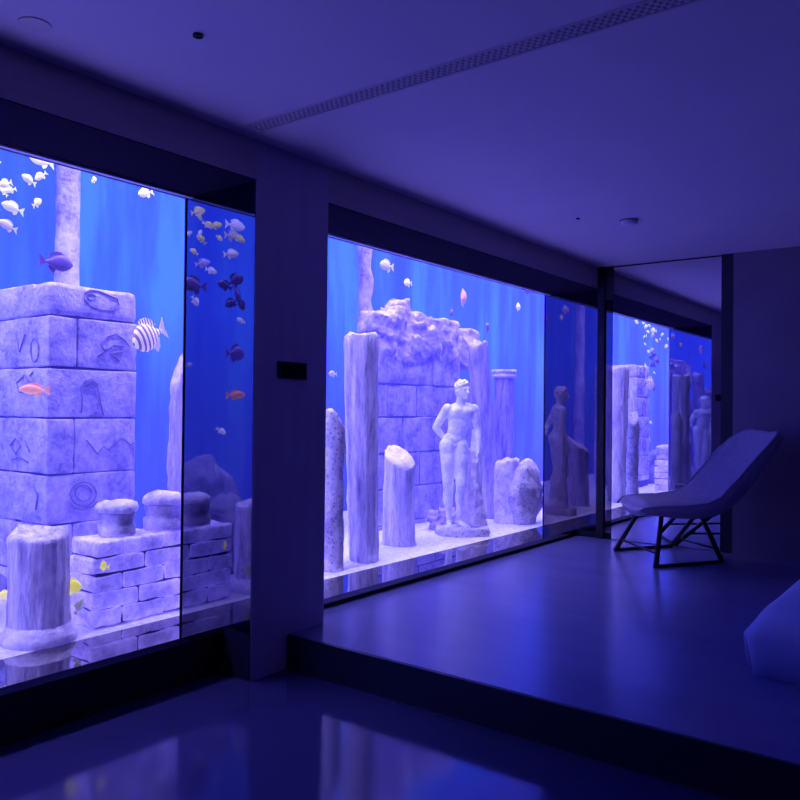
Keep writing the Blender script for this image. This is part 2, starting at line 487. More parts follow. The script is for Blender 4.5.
def column(name, px, pytop, t, wpx, label, base=False, mat='col', zfoot=None, cap=False, group=None, topmat=None, **kw):
    """column seen at pixel px whose top is at pytop, wpx wide in the photograph, t behind the glass"""
    p = tk(px, pytop, t)
    dist = (p - CAM).dot(fw)
    r = wpx/2*dist/F
    z0 = ZB if zfoot is None else zfoot
    e = empty(name, (p.x, p.y, z0), 0, label, 'column', group, 'thing')
    h = p.z - z0
    bm = bmesh.new()
    shaft(bm, None, r, r*kw.pop('taper', .96), h, **kw)
    if topmat:
        bm.verts.index_update()
        n_side = 64*(kw.get('rows', 26)+1)
        topf = [f for f in bm.faces if all(v.index >= n_side-64 for v in f.verts)]
        b2 = bmesh.new(); vm = {}
        for f in topf:
            b2.faces.new([vm.setdefault(v.index, None) or vm.__setitem__(v.index, b2.verts.new(v.co + Vector((0, 0, .004)))) or vm[v.index] for v in f.verts])
    sh = obj('shaft', bm, M[mat], e, True)
    if topmat: obj('broken_top', b2, M[topmat], sh, True)['label'] = 'pale broken top face'
    if base:
        bm = bmesh.new(); X, Y = Vector((1, 0, 0)), Vector((0, 1, 0))
        skin_rings(bm, [ring(bm, Vector((0, 0, z)), X, Y, r*k, r*k, 48) for k, z in ((1.2, 0), (1.22, .015), (1.18, .035), (1.08, .05), (1.0, .075))])
        rough(bm, .003, 8, 3); obj('base', bm, M['stone'], e, True)
    if cap:
        bm = bmesh.new(); X, Y = Vector((1, 0, 0)), Vector((0, 1, 0))
        skin_rings(bm, [ring(bm, Vector((0, 0, h+z)), X, Y, r*k, r*k, 48) for k, z in ((1.0, -.05), (1.12, -.045), (1.14, -.02), (1.02, -.012), (1.16, .0), (1.18, .03))])
        obj('capital', bm, M['stone'], e, True)
    return e

def block_face(bm, o, ax, L, courses, th, gap=.006, jit=.004, bev=.012, nrm=None, seed=0):
    """rows of bevelled blocks: o origin, ax unit length axis, courses [(z0, z1, [cuts 0..1])], th thickness along nrm"""
    rnd = random.Random(seed)
    for z0, z1, cuts in courses:
        cs = [0] + list(cuts) + [1]
        for a, b in zip(cs, cs[1:]):
            d = rnd.uniform(-jit, jit)
            n0 = len(bm.verts)
            vs = bx(bm, (a*L+gap/2, -d, z0+gap/2), (b*L-gap/2, th, z1-gap/2), bev, 2)

# ---- carved block tower
TT = .56
tp = tk(49, 281, TT); tq = tk(138, 292, TT)
TL = tq.y - tp.y; TW = .60
zt_top = (tp.z + tq.z)/2
zl_ = [tk(100, y, TT).z for y in (320, 369.5, 418, 472, 520, 568)] + [ZB+.10, ZB]
tower = empty('stone_tower', (-TT, tp.y, ZB), 0, 'tall square tower of carved pale blocks behind the near window', 'tower')
bm = bmesh.new()
zs = [zt_top] + zl_
cutsF = [[], [.31], [], [.29], [], [.29], [.6], []]
cutsS = [[.27], [.45], [.4], [], [.3], [.55], [.4], []]
for i in range(len(zs)-2):
    z0, z1 = zs[i+1]-ZB, zs[i]-ZB
    cs = [0]+cutsF[i]+[1]
    g = .0028
    for j, (a, b) in enumerate(zip(cs, cs[1:])):
        d = random.uniform(0, .006)
        lo = [-.30, a*TL+g, z0+g]; hi = [d, b*TL-g, z1-g]
        bx(bm, lo, hi, .010 if i else .03, 2)
    cs = [0]+cutsS[i]+[1]
    for j, (a, b) in enumerate(zip(cs, cs[1:])):
        # side face towards the camera (y = 0), running back from the front corner
        a2, b2 = .30/TW if a == 0 else a, b
        if b2 <= a2: continue
        bx(bm, (-b2*TW+g, random.uniform(0, .006)+.0, z0+g), (-a2*TW-g, TL, z1-g), .010, 2)
bmesh.ops.subdivide_edges(bm, edges=[e for e in bm.edges if e.calc_length() > .15], cuts=3, use_grid_fill=True)
rough(bm, .007, 6, 5)
obj('blocks', bm, M['block'], tower, True)
box('core', (-TW+.02, .02, 0), (-.012, TL-.02, zt_top-ZB-.03), M['joint'], tower)
def carving(pts, plane='F', r=.0038, n=None):
    """groove lines: photograph pixels laid on the tower's faces"""
    bm = bmesh.new()
    for line in pts:
        q = []
        for (x, y) in line:
            if plane == 'F':
                w = tk(x, y, TT); q.append(Vector((.004, w.y-tp.y, w.z-ZB)))
            else:
                w = at(x, y, 1, tp.y); q.append(Vector((w.x+TT, -.002, w.z-ZB)))
        tube(bm, q, r, 6)
    o = obj('carving', bm, M['carve'], tower, True)
    return o
def loop(cx, cy, rx, ry, n=12, a0=0): return [(cx+rx*math.cos(a0+2*PI*i/n), cy+ry*math.sin(a0+2*PI*i/n)) for i in range(n+1)]
carving([[(84, 294), (90, 290), (98, 291), (108, 295), (117, 299), (119, 306), (112, 311), (100, 310), (90, 306), (84, 300), (84, 294)], loop(91, 297, 4, 3.2, 8)])['label'] = 'curled animal outline carved in the top course'
carving([[(97, 357), (104, 352), (112, 348), (104, 350), (101, 345), (107, 337), (116, 334), (124, 340), (130, 347), (122, 352), (112, 354)], [(110, 353), (119, 361)], [(104, 352), (114, 345), (124, 346)]])['label'] = 'bird outline carved in a block'
carving([[(81, 413), (82, 398), (80, 388), (84, 381), (91, 379), (97, 384), (98, 392), (100, 402), (103, 415)], [(83, 390), (90, 387), (96, 391)], loop(88, 385, 2, 1.6, 7)])['label'] = 'arched figure carved in a block'
carving([[(86, 440), (92, 447), (97, 454), (103, 446), (108, 450), (115, 443), (121, 438), (126, 441), (130, 445), (135, 442)]])['label'] = 'zigzag bird line carved in a block'
carving([loop(83, 494, 13, 12, 18), loop(83, 493, 8, 8, 14), [(70, 503), (74, 509), (83, 510), (92, 507), (97, 501)]])['label'] = 'round sun face carved in a block'
carving([[(16, 333), (20, 352), (25, 334)], loop(35, 350, 4, 12, 12), [(13, 358), (17, 366)]], 'S', .0042)
carving([[(17, 383), (25, 375), (31, 384), (29, 393), (20, 392), (17, 383)], [(30, 376), (33, 372)]], 'S', .0042)
carving([[(11, 445), (16, 438), (21, 446), (16, 454), (11, 445)], [(12, 460), (20, 457), (28, 462)], [(25, 440), (30, 452)]], 'S', .0042)
carving([[(34, 486), (38, 496), (36, 510)]], 'S', .0042)

# ---- low brick wall with two stone drums
T1 = .09
b0, b1 = tk(92, 630, T1), tk(186, 611, T1)
wz = tk(130, 537, T1).z
bwall = empty('brick_wall', (-T1, b0.y, ZB), 0, 'low wall of pale bricks right of the short broken column', 'wall', None, 'thing')
BL = b1.y+.03 - b0.y
hh = (wz-ZB)/5
bm = bmesh.new()
rc = random.Random(4)
cuts = [[.30, .72], [.46, .90], [.30, .72], [.52, .93], [.30, .70]]
for i in range(5):
    cs = [0]+cuts[i]+[1]
    for j, (a, b) in enumerate(zip(cs, cs[1:])):
        ins = rc.uniform(-.012, .006)
        st = rc.uniform(0, .02) if a == 0 else 0
        bx(bm, (-.22, a*BL+.004+st, i*hh+.004), (ins, b*BL-.004, (i+1)*hh-.004), .012, 2)
bmesh.ops.subdivide_edges(bm, edges=[e for e in bm.edges if e.calc_length() > .09], cuts=2, use_grid_fill=True)
rough(bm, .009, 12, 2)
obj('bricks', bm, M['brick'], bwall, True)
box('mortar', (-.21, .03, 0), (-.022, BL-.03, wz-ZB-.012), M['joint'], bwall)
def drum(px, py, wpx, hpx, label, seed):
    p = tk(px, py, T1+.11); dist = (p-CAM).dot(fw); r = wpx/2*dist/F; h = hpx*dist/F
    e = empty('stone_drum', (p.x, p.y, wz), 0, label, 'stone drum', 'stone drums on the low brick wall')
    X, Y = Vector((1, 0, 0)), Vector((0, 1, 0))
    bm = bmesh.new()
    skin_rings(bm, [ring(bm, Vector((0, 0, h*z)), X, Y, r*k, r*k*.9, 40) for k, z in ((.92, 0), (.96, .1), (.95, .28), (.82, .33), (.86, .4), (.9, .6), (.88, .68))])
    rough(bm, .007, 10, seed); obj('lower_drum', bm, M['block'], e, True)
    bm = bmesh.new()
    skin_rings(bm, [ring(bm, Vector((.0, .0, h*z)), X, Y, r*k, r*k*.9, 40) for k, z in ((.86, .66), (1.0, .7), (1.03, .8), (.96, .9), (.7, .98), (.3, 1.02))])
    rough(bm, .012, 9, seed+3); obj('cap_stone', bm, M['stone'], e, True)
drum(117, 522, 41, 34, 'worn stone drum on the brick wall, the one beside the carved tower', 1)
drum(163, 516, 43, 37, 'worn stone drum on the brick wall, the one beside the mirrored jamb', 6)

# ---- columns in the near window
column('broken_column', 40, 535, .15, 60, 'short thick broken column standing close to the near window glass', True, top=(-.1, .05), jag=.03, flutes=16, fl=.035, seed=2, amp=.007, rows=30)
column('column', 69, 140, 1.36, 25, 'thin tall column rising out of view behind the carved tower', False, mat='block', jag=.02, seed=5, taper=.9, amp=.006, groove=(.62, .3))
column('column_stump', 177, 376, .52, 18, 'slim jagged column standing behind the low brick wall', False, top=(.0, 3.0), jag=.05, seed=8, amp=.014, taper=.75)

# boulders seen in the smoky jamb of window 1
def boulder(name, loc, r, mat, label, seed, amp=.12, parts=True, cat='boulder', group=None):
    bm = bmesh.new(); ell(bm, (0, 0, r[2]*.75), r, None, 4); rough(bm, amp, 2.2/max(r), seed); rough(bm, amp*.25, 9/max(r), seed+1)
    for v in bm.verts: v.co.z = max(v.co.z, 0)
    o = obj(name, bm, mat, None, True, loc); tag(o, label, cat, group, 'thing'); return o
def strip1(px, py, t):
    """a point t behind the glass seen by reflection in the jamb of window 1"""
    p = tk(px, py, t); return Vector((p.x, 2*Y1-p.y, p.z))
q = strip1(220, 545, .62)
boulder('boulder', (q.x, q.y-.05, ZB), (.2, .2, .27), M['darkrock'], 'smooth dark boulder reflected in the jamb beside the pillar', 3, .05)
q = strip1(204, 512, 1.2)
boulder('boulder', (q.x, q.y, ZB), (.2, .26, .40), M['darkrock'], 'dark slab boulder behind the smooth one in the jamb reflection', 9, .06)
q = strip1(240, 575, .50)
boulder('coral_rock', (q.x, 1.58, ZB), (.13, .12, .13), M['moss'], 'olive green coral rock reflected at the foot of the jamb', 5, .09, cat='rock')
q = strip1(244, 555, .75)
boulder('coral_rock', (q.x, q.y-.1, ZB), (.12, .12, .24), M['moss'], 'yellow green encrusted rock at the pillar edge of the reflection', 12, .08, cat='rock')

# ---- far window: block wall with rubble on top
TB = .85
wa, wb = tk(372, 350, TB), tk(488, 352, TB)
bw = empty('block_wall', (-TB, wa.y, ZB), 0, 'ruined wall of large pale blocks behind the statue', 'wall', None, 'thing')
WL = wb.y-wa.y
zz = [tk(430, y, TB).z-ZB for y in (351, 386, 417, 451, 484, 517)] + [.0]
zz = [zz[0]+ (zz[0]-zz[1])*.95] + zz
cutsW = [[.36, .60], [.22, .48, .72], [.12, .35, .62, .85], [.24, .5, .75], [.1, .38, .66], [.26, .52, .8], [.3, .6]]
bm = bmesh.new()
for i in range(len(zz)-1):
    z1, z0 = zz[i], zz[i+1]
    if z1-z0 < .02: continue
    cs = [0]+cutsW[i]+[1]
    for a, b in zip(cs, cs[1:]):
        if i == 0 and (a < .05 or b > .95): continue
        if i == 1 and b > .99: continue
        bx(bm, (-.22, a*WL+.005, z0+.005), (random.uniform(-.008, .008), b*WL-.005, z1-.005), .009, 2)
bmesh.ops.subdivide_edges(bm, edges=[e for e in bm.edges if e.calc_length() > .15], cuts=2, use_grid_fill=True)
rough(bm, .010, 6, 8)
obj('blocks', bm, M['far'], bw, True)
box('core', (-.2, .02, 0), (-.014, WL-.05, zz[2]-.02), M['joint'], bw)
bm = bmesh.new()
rr_ = random.Random(12)
for k in range(46):
    x = 374 + rr_.random()*98
    ytop = 306 + 26*abs((x-398)/46.0)**1.2 if x < 445 else 334 + (x-445)*.22
    y = ytop + rr_.random()*(358-ytop)
    p = tk(x, y, TB+.06+.1*rr_.random()); dd = (p-CAM).dot(fw)/F
    w_ = rr_.uniform(7, 15)*dd
    m_ = Matrix.Translation((p.x+TB, p.y-wa.y, p.z-ZB)) @ Matrix.Rotation(rr_.uniform(-.5, .5), 4, 'X') @ Matrix.Rotation(rr_.uniform(-.5, .5), 4, 'Z') @ Matrix.Diagonal((.2, w_*2.0, w_*1.7, 1))
    bmesh.ops.create_cube(bm, size=1, matrix=m_)
rub = obj('rubble', bm, M['rock'], bw); remesh(rub, .016, 1)
b2 = bmesh.new(); b2.from_mesh(rub.data); rough(b2, .028, 6, 4); rough(b2, .006, 20, 7); b2.to_mesh(rub.data); b2.free()
rub['label'] = 'heaped rough rubble along the broken top'

# ---- columns of the far window
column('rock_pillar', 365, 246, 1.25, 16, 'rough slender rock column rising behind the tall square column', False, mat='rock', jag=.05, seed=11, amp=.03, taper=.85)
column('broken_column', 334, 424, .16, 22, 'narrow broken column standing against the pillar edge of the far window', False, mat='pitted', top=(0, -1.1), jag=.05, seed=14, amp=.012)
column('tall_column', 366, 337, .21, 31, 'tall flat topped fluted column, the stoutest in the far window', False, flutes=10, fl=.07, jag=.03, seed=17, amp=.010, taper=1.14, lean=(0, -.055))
column('short_column', 399.5, 458, .40, 34, 'short fluted column with a slanted pale top left of the statue', False, flutes=14, fl=.06, top=(-.62, .24), jag=.02, topmat='whitish', seed=20, amp=.006, taper=.93, flare=.1)
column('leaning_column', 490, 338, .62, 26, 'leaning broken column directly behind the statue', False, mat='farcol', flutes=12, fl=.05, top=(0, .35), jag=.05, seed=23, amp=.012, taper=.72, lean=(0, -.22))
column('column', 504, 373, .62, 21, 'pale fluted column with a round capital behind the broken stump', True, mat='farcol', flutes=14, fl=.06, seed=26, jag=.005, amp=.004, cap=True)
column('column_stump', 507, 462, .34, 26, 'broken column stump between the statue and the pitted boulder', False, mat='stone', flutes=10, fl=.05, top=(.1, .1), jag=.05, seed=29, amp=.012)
p = tk(533, 530, .13)
o = boulder('pitted_boulder', (p.x-.07, p.y-.02, ZB), (.12, .22, .34), M['pitted'], 'domed pitted boulder in the far corner of the statue window', 4, .03)
p = tk(448, 540, .55)
boulder('rubble_rock', (p.x, p.y-.1, ZB), (.1, .14, .10), M['rock'], 'small rough rock on the sand left of the statue plinth', 8, .06, cat='rock')

# ------------------------------------------------------------------ statue
SB = tk(457, 538, .30)
st = empty('statue', (-.32, SB.y, ZB-.004), 0, 'white marble standing male statue leaning on a tree stump', 'statue')
dirc = math.radians(-42)            # the way the figure faces (world angle from +x)
PH = .075
def S(u, w, z):
    """u to the viewer's right, w forward, z over the feet"""
    f = Vector((math.cos(dirc), math.sin(dirc), 0)); r = Vector((-math.sin(dirc), math.cos(dirc), 0))
    return r*u + f*w + Vector((0, 0, z+PH))
ROTS = Matrix.Rotation(dirc+PI/2, 3, 'Z')    # local x = u, local -y = forward
def SE(bm, u, w, z, ru, rw, rz, tilt=0, yaw=0):
    ell(bm, S(u, w, z), (ru, rw, rz), Matrix.Rotation(dirc+PI/2+yaw, 3, 'Z') @ Matrix.Rotation(tilt, 3, 'Y'), 3)
def SCp(bm, a, ra, b, rb): capsule(bm, S(*a), ra, S(*b), rb)
bm = bmesh.new()
# torso
SE(bm, .035, .0, .925, .118, .068, .085, .06)          # rib cage
SE(bm, .005, .028, .945, .058, .045, .045); SE(bm, .072, .028, .945, .058, .045, .045)      # chest
SE(bm, .022, .004, .845, .092, .058, .085)
SE(bm, .008, .006, .785, .082, .055, .08)               # waist
SE(bm, -.018, .0, .715, .098, .064, .07, -.12)           # pelvis
SE(bm, -.06, -.032, .68, .055, .05, .06); SE(bm, .03, -.032, .675, .055, .05, .06)
SE(bm, .05, -.02, .985, .10, .045, .04)                # shoulder girdle
SCp(bm, (.036, -.005, .98), .040, (.04, .006, 1.06), .036)
# head, turned a little to the viewer's right
hy_ = .38
SE(bm, .044, .016, 1.125, .056, .068, .076, 0, hy_)
SE(bm, .052, .036, 1.095, .042, .046, .05, 0, hy_)
def H(fw_, lt, z): return (.046 + fw_*math.sin(hy_) + lt*math.cos(hy_), .016 + fw_*math.cos(hy_) - lt*math.sin(hy_), z)
SCp(bm, H(.068, 0, 1.128), .007, H(.084, 0, 1.100), .011)       # nose
SCp(bm, H(.062, -.026, 1.134), .009, H(.062, .026, 1.134), .009)  # brow
SE(bm, *H(.062, 0, 1.078), .017, .012, .007); SE(bm, *H(.056, 0, 1.060), .018, .015, .013)  # mouth, chin
for s in (-1, 1):
    SE(bm, *H(.058, s*.024, 1.119), .009, .008, .006); SE(bm, *H(.0, s*.058, 1.11), .008, .014, .02)
for i in range(34):                                            # curled hair
    a = i*2.399; zc = .012 + .066*(i/33.0); rr = math.sqrt(max(0, 1-(zc/.082)**2))
    cx, cy = math.cos(a)*.058*rr, math.sin(a)*.068*rr
    if cy > .045 and zc < .04: continue
    SE(bm, *H(cy, cx, 1.125+zc), .015, .015, .013)
# arms: viewer's left arm bent behind the hip, viewer's right arm hanging
SE(bm, -.072, -.004, .965, .046, .045, .046); SE(bm, .15, -.004, .965, .046, .045, .046)
SCp(bm, (-.085, -.006, .955), .040, (-.155, -.06, .815), .031)
SCp(bm, (-.155, -.06, .81), .031, (-.085, -.105, .735), .021)
SCp(bm, (.16, -.004, .955), .039, (.190, -.012, .79), .030)
SCp(bm, (.190, -.012, .79), .030, (.178, .045, .64), .020)
# hands
SE(bm, -.068, -.110, .725, .028, .014, .020)
for k in range(4): SCp(bm, (-.052+.0, -.108, .735-.008*k), .0075, (-.018-.004*abs(k-1), -.102, .730-.010*k), .006)
SCp(bm, (-.066, -.10, .742), .008, (-.045, -.088, .752), .007)
SE(bm, .175, .052, .608, .014, .025, .034)
for k in range(4):
    ww = .034+.011*k; ln = (.05, .058, .062, .054)[k]
    SCp(bm, (.175, ww, .585), .0075, (.172, ww+.006, .585-ln*.55), .007); SCp(bm, (.172, ww+.006, .585-ln*.55), .007, (.160, ww+.008, .585-ln), .006)
SCp(bm, (.166, .066, .61), .009, (.156, .082, .575), .007)
# legs
SCp(bm, (-.068, .0, .665), .072, (-.066, .018, .345), .045)
SE(bm, -.068, .022, .53, .058, .06, .12)
SCp(bm, (-.066, .012, .345), .043, (-.048, -.012, .06), .024)
SE(bm, -.062, -.016, .24, .040, .042, .085)
SE(bm, -.066, .036, .338, .03, .024, .034)
SCp(bm, (.035, .002, .66), .070, (.030, .070, .345), .044)
SE(bm, .034, .04, .52, .056, .058, .11)
SCp(bm, (.030, .064, .345), .042, (.035, -.005, .065), .024)
SE(bm, .032, .018, .24, .039, .042, .08)
SE(bm, .030, .088, .338, .028, .022, .032)
for (u, w, yw) in ((-.048, -.012, -.25), (.038, -.004, .35)):
    SE(bm, u, w-.012, .028, .024, .028, .026)
    SCp(bm, (u, w, .036), .024, (u+math.sin(yw)*.085, w+.085, .016), .019)
    for k in range(5):
        lt = (k-2)*.0095
        SCp(bm, (u+math.sin(yw)*.09+lt, w+.088, .012), .0085, (u+math.sin(yw)*.115+lt*1.1, w+.112-.004*abs(k-1), .008), .007)
SE(bm, -.018, .05, .668, .016, .016, .018)
body = obj('body', bm, M['marble'], st); remesh(body, .0055, 3, .5)
# tree stump and drapery that carry the figure
bm = bmesh.new()
rs = []
for k in range(25):
    t = k/24
    c = S(.175-.03*t, -.04+.02*t, .64*t)
    rr = .062*(1-t)**1.1 + .040 + .006*math.sin(k*1.7)
    rs.append(ring(bm, c, Vector((1, 0, 0)), Vector((0, 1, 0)), rr, rr, 28, lambda a, k=k: 1+.06*math.sin(a*5+k*.25)+.04*math.sin(a*9-k*.4)))
skin_rings(bm, rs); rough(bm, .014, 9, 4)
obj('tree_stump', bm, M['whitish'], st, True)
bm = bmesh.new()
rs = []
for k in range(27):
    t = k/26
    c = S(.182-.02*t, -.02, .80-.62*t)
    rs.append(ring(bm, c, Vector((-math.sin(dirc), math.cos(dirc), 0)), Vector((math.cos(dirc), math.sin(dirc), 0)), .034+.035*t, .026+.022*t, 40, lambda a, t=t: 1+.22*math.sin(a*7+t*3)*min(1, .3+t)))
skin_rings(bm, rs); rough(bm, .006, 10, 2)
obj('drapery', bm, M['marble'], st, True)
bm = bmesh.new()
rs = [ring(bm, S(.06, -.005, z-PH), Vector((-math.sin(dirc), math.cos(dirc), 0)), Vector((math.cos(dirc), math.sin(dirc), 0)), 0.215*k, .15*k, 40, lambda a: 1/max(abs(math.cos(a)), abs(math.sin(a)))**.55) for k, z in ((1.0, 0), (1.02, .03), (.99, .06), (.95, PH), (.6, PH+.004), (.2, PH+.004))]
skin_rings(bm, rs); rough(bm, .016, 9, 7)
for v in bm.verts: v.co.z = max(v.co.z, 0)
obj('plinth', bm, M['pitted'], st, True)

# ------------------------------------------------------------------ fish
def mat_fish(name, c1, c2=None, stripes=0, glow=.5):
    T = NT(name); b = T.n('ShaderNodeBsdfPrincipled', Roughness=.4)
    tc = T.n('ShaderNodeTexCoord')
    if stripes:
        w = T.n('ShaderNodeTexWave', Scale=stripes, Distortion=.6); w.bands_direction = 'X'
        T.l(tc.outputs['Generated'], w.inputs['Vector']); r = ramp(T, w.outputs['Fac'], [(.42, c1), (.58, c2)])
    else:
        s = T.n('ShaderNodeSeparateXYZ'); T.l(tc.outputs['Generated'], s.inputs[0]); r = ramp(T, s.outputs['Z'], [(.25, c2 or c1), (.6, c1)])
    T.l(r.outputs['Color'], b.inputs['Base Color'])
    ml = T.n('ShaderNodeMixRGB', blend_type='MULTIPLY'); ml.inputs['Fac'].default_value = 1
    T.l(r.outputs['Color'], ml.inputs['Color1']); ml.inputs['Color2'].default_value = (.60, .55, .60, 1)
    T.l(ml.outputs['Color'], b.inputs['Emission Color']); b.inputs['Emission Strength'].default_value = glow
    T.l(b.outputs['BSDF'], T.out.inputs['Surface']); return T.m
FM = dict(
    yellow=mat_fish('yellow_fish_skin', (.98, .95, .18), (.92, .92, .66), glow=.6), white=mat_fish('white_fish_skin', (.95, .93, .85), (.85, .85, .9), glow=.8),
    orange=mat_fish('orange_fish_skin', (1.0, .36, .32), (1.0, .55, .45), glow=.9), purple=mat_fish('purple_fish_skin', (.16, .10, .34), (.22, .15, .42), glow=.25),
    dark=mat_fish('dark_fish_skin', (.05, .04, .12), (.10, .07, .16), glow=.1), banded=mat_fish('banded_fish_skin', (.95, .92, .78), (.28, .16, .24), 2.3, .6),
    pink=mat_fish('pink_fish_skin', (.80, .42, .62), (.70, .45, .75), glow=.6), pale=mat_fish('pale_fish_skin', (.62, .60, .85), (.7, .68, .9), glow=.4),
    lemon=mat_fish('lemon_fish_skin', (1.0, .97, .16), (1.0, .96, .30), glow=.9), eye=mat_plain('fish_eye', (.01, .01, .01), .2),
)
def build_fish(name, kind, deep, fins=True):
    """fish one unit long, nose at +x, centred; deep = body height over length"""
    e = empty(name)
    prof = [(-.34, .10), (-.28, .16), (-.18, .40), (-.05, .78), (.08, .98), (.2, 1.0), (.32, .84), (.41, .56), (.47, .30), (.5, .08)]
    bm = bmesh.new()
    X, Y = Vector((0, 1, 0)), Vector((0, 0, 1))
    skin_rings(bm, [ring(bm, Vector((x, 0, .03*h*deep)), X, Y, (.05+.09*h)*h**.3*min(1, deep*1.8), h*deep/2, 20) for x, h in prof])
    obj('body', bm, FM[kind], e, True)
    def fin(nm, pts, th=.008):
        b_ = bmesh.new()
        f1 = [b_.verts.new((x, -th, z)) for x, z in pts]; f2 = [b_.verts.new((x, th, z)) for x, z in pts]
        b_.faces.new(f1); b_.faces.new(f2[::-1])
        for i in range(len(pts)):
            j = (i+1) % len(pts); b_.faces.new((f1[i], f1[j], f2[j], f2[i]))
        return obj(nm, b_, FM[kind], e)
    d = deep/2
    fin('tail_fin', [(-.31, .05), (-.36, .10), (-.50, d*.62+.06), (-.47, .06), (-.45, 0), (-.47, -.06), (-.50, -d*.62-.06), (-.36, -.08), (-.31, -.05)])
    fin('dorsal_fin', [(.26, d*.95), (.14, d*1.25+.03), (-.02, d*1.22+.04), (-.16, d*.95+.04), (-.24, d*.5+.02), (-.14, d*.45), (.1, d*.9)])
    fin('anal_fin', [(.0, -d*.88), (-.08, -d*1.2-.03), (-.18, -d*.9-.03), (-.24, -d*.4), (-.14, -d*.4)])
    for s in (-1, 1):
        b_ = bmesh.new(); ell(b_, (.37, s*.052*min(1, deep*1.8), d*.22), (.022, .014, .022), None, 2); obj('eye', b_, FM['eye'], e, True)
    return e
PROTO = {}
def fish(px, py, t, wpx, kind, deep, label, heading=0, pitch=0, name='fish', where=None, group=None):
    """heading: 0 = nose to +y (viewer's right), 180 = nose to the viewer's left"""
    p = where(px, py, t) if where else tk(px, py, t)
    L = wpx*((tk(px, py, t)-CAM).dot(fw))/F
    key = (kind, deep)
    if key not in PROTO:
        o = PROTO[key] = build_fish(name, kind, deep)
    else:
        o = copy_tree(PROTO[key]); o.name = name
    o.location = p; o.scale = (L, L, L)
    o.rotation_euler = (0, math.radians(-pitch), math.radians(90+heading))
    tag(o, label, 'fish', group)
    return o
G1 = 'pale yellow fish schooling near the top of the near window'
fish(29, 180, .45, 17, 'yellow', .45, 'yellow white fish, upper of two under the ceiling end of the thin column', 190, 20, group=G1)
fish(41, 176, .50, 14, 'yellow', .45, 'yellow white fish nearest to the thin column at the window top', 160, -40, group=G1)
fish(6, 184, .40, 18, 'yellow', .45, 'yellow white fish cut by the frame edge high in the near window', 200, -25, group=G1)
fish(37, 203, .50, 15, 'yellow', .45, 'small yellow white fish diving beside the thin column', 20, 40, group=G1)
fish(13, 208, .42, 24, 'white', .42, 'large pale fish with bright tail, lowest of the yellow white school', 185, 10, group=G1)
fish(10, 190, .5, 13, 'yellow', .45, 'small yellow white fish just under the edge one of the school', 170, -20, group=G1)
fish(42, 161, .65, 26, 'white', .42, 'broad white fish touching the window head left of the column', 180, 5, group=G1)
fish(94, 180, .50, 11, 'yellow', .45, 'lone yellow white fish right of the thin column', 30, 30, group=G1)
fish(146, 193, .55, 20, 'white', .42, 'white fish close under the window head near the corner joint', 185, -20, group=G1)
fish(8, 226, .6, 22, 'pale', .42, 'pale lilac fish fading in the water under the yellow school', 190, 15)
fish(56, 263, .46, 36, 'purple', .46, 'dark violet fish swimming over the top of the carved tower', 0, 0)
fish(150, 336, .40, 46, 'banded', .62, 'banded butterflyfish beside the carved tower', 188, -26)
fish(35, 390, .30, 32, 'orange', .30, 'slender orange fish crossing the front of the carved tower', 180, 2)
fish(72, 587, .06, 19, 'lemon', .72, 'bright yellow fish beside the short broken column', -55, 0)
fish(79, 606, .07, 18, 'pale', .40, 'small pale fish below the bright yellow one', 10, 60)
fish(103, 566, .10, 13, 'lemon', .62, 'small yellow fish in front of the brick wall', 140, 10)
fish(5, 595, .22, 13, 'lemon', .62, 'yellow fish left of the short broken column at the frame edge', 175, 0)
# far window
fish(408, 283, .50, 11, 'yellow', .62, 'small yellow white fish above the rubble in the far window', 170, 0)
fish(463, 298, .40, 20, 'pink', .70, 'round pink fish high in the far window', 20, 20)
fish(452, 312, .60, 13, 'purple', .46, 'small violet fish beneath the round pink one', 200, -35)
fish(487, 329, .50, 15, 'purple', .62, 'dark violet fish beside the top of the leaning column', 30, 40)
fish(518, 307, .40, 11, 'white', .62, 'small white fish between pink fish and window corner', 10, 0)
fish(387, 266, .55, 22, 'pale', .46, 'pale lilac fish near the head of the far window', 180, 0)
fish(527, 291, .5, 14, 'purple', .42, 'violet fish tight under the far window head', 170, 10)
fish(333, 374, .35, 12, 'pale', .46, 'pale fish over the narrow broken column at the pillar', 180, 0)
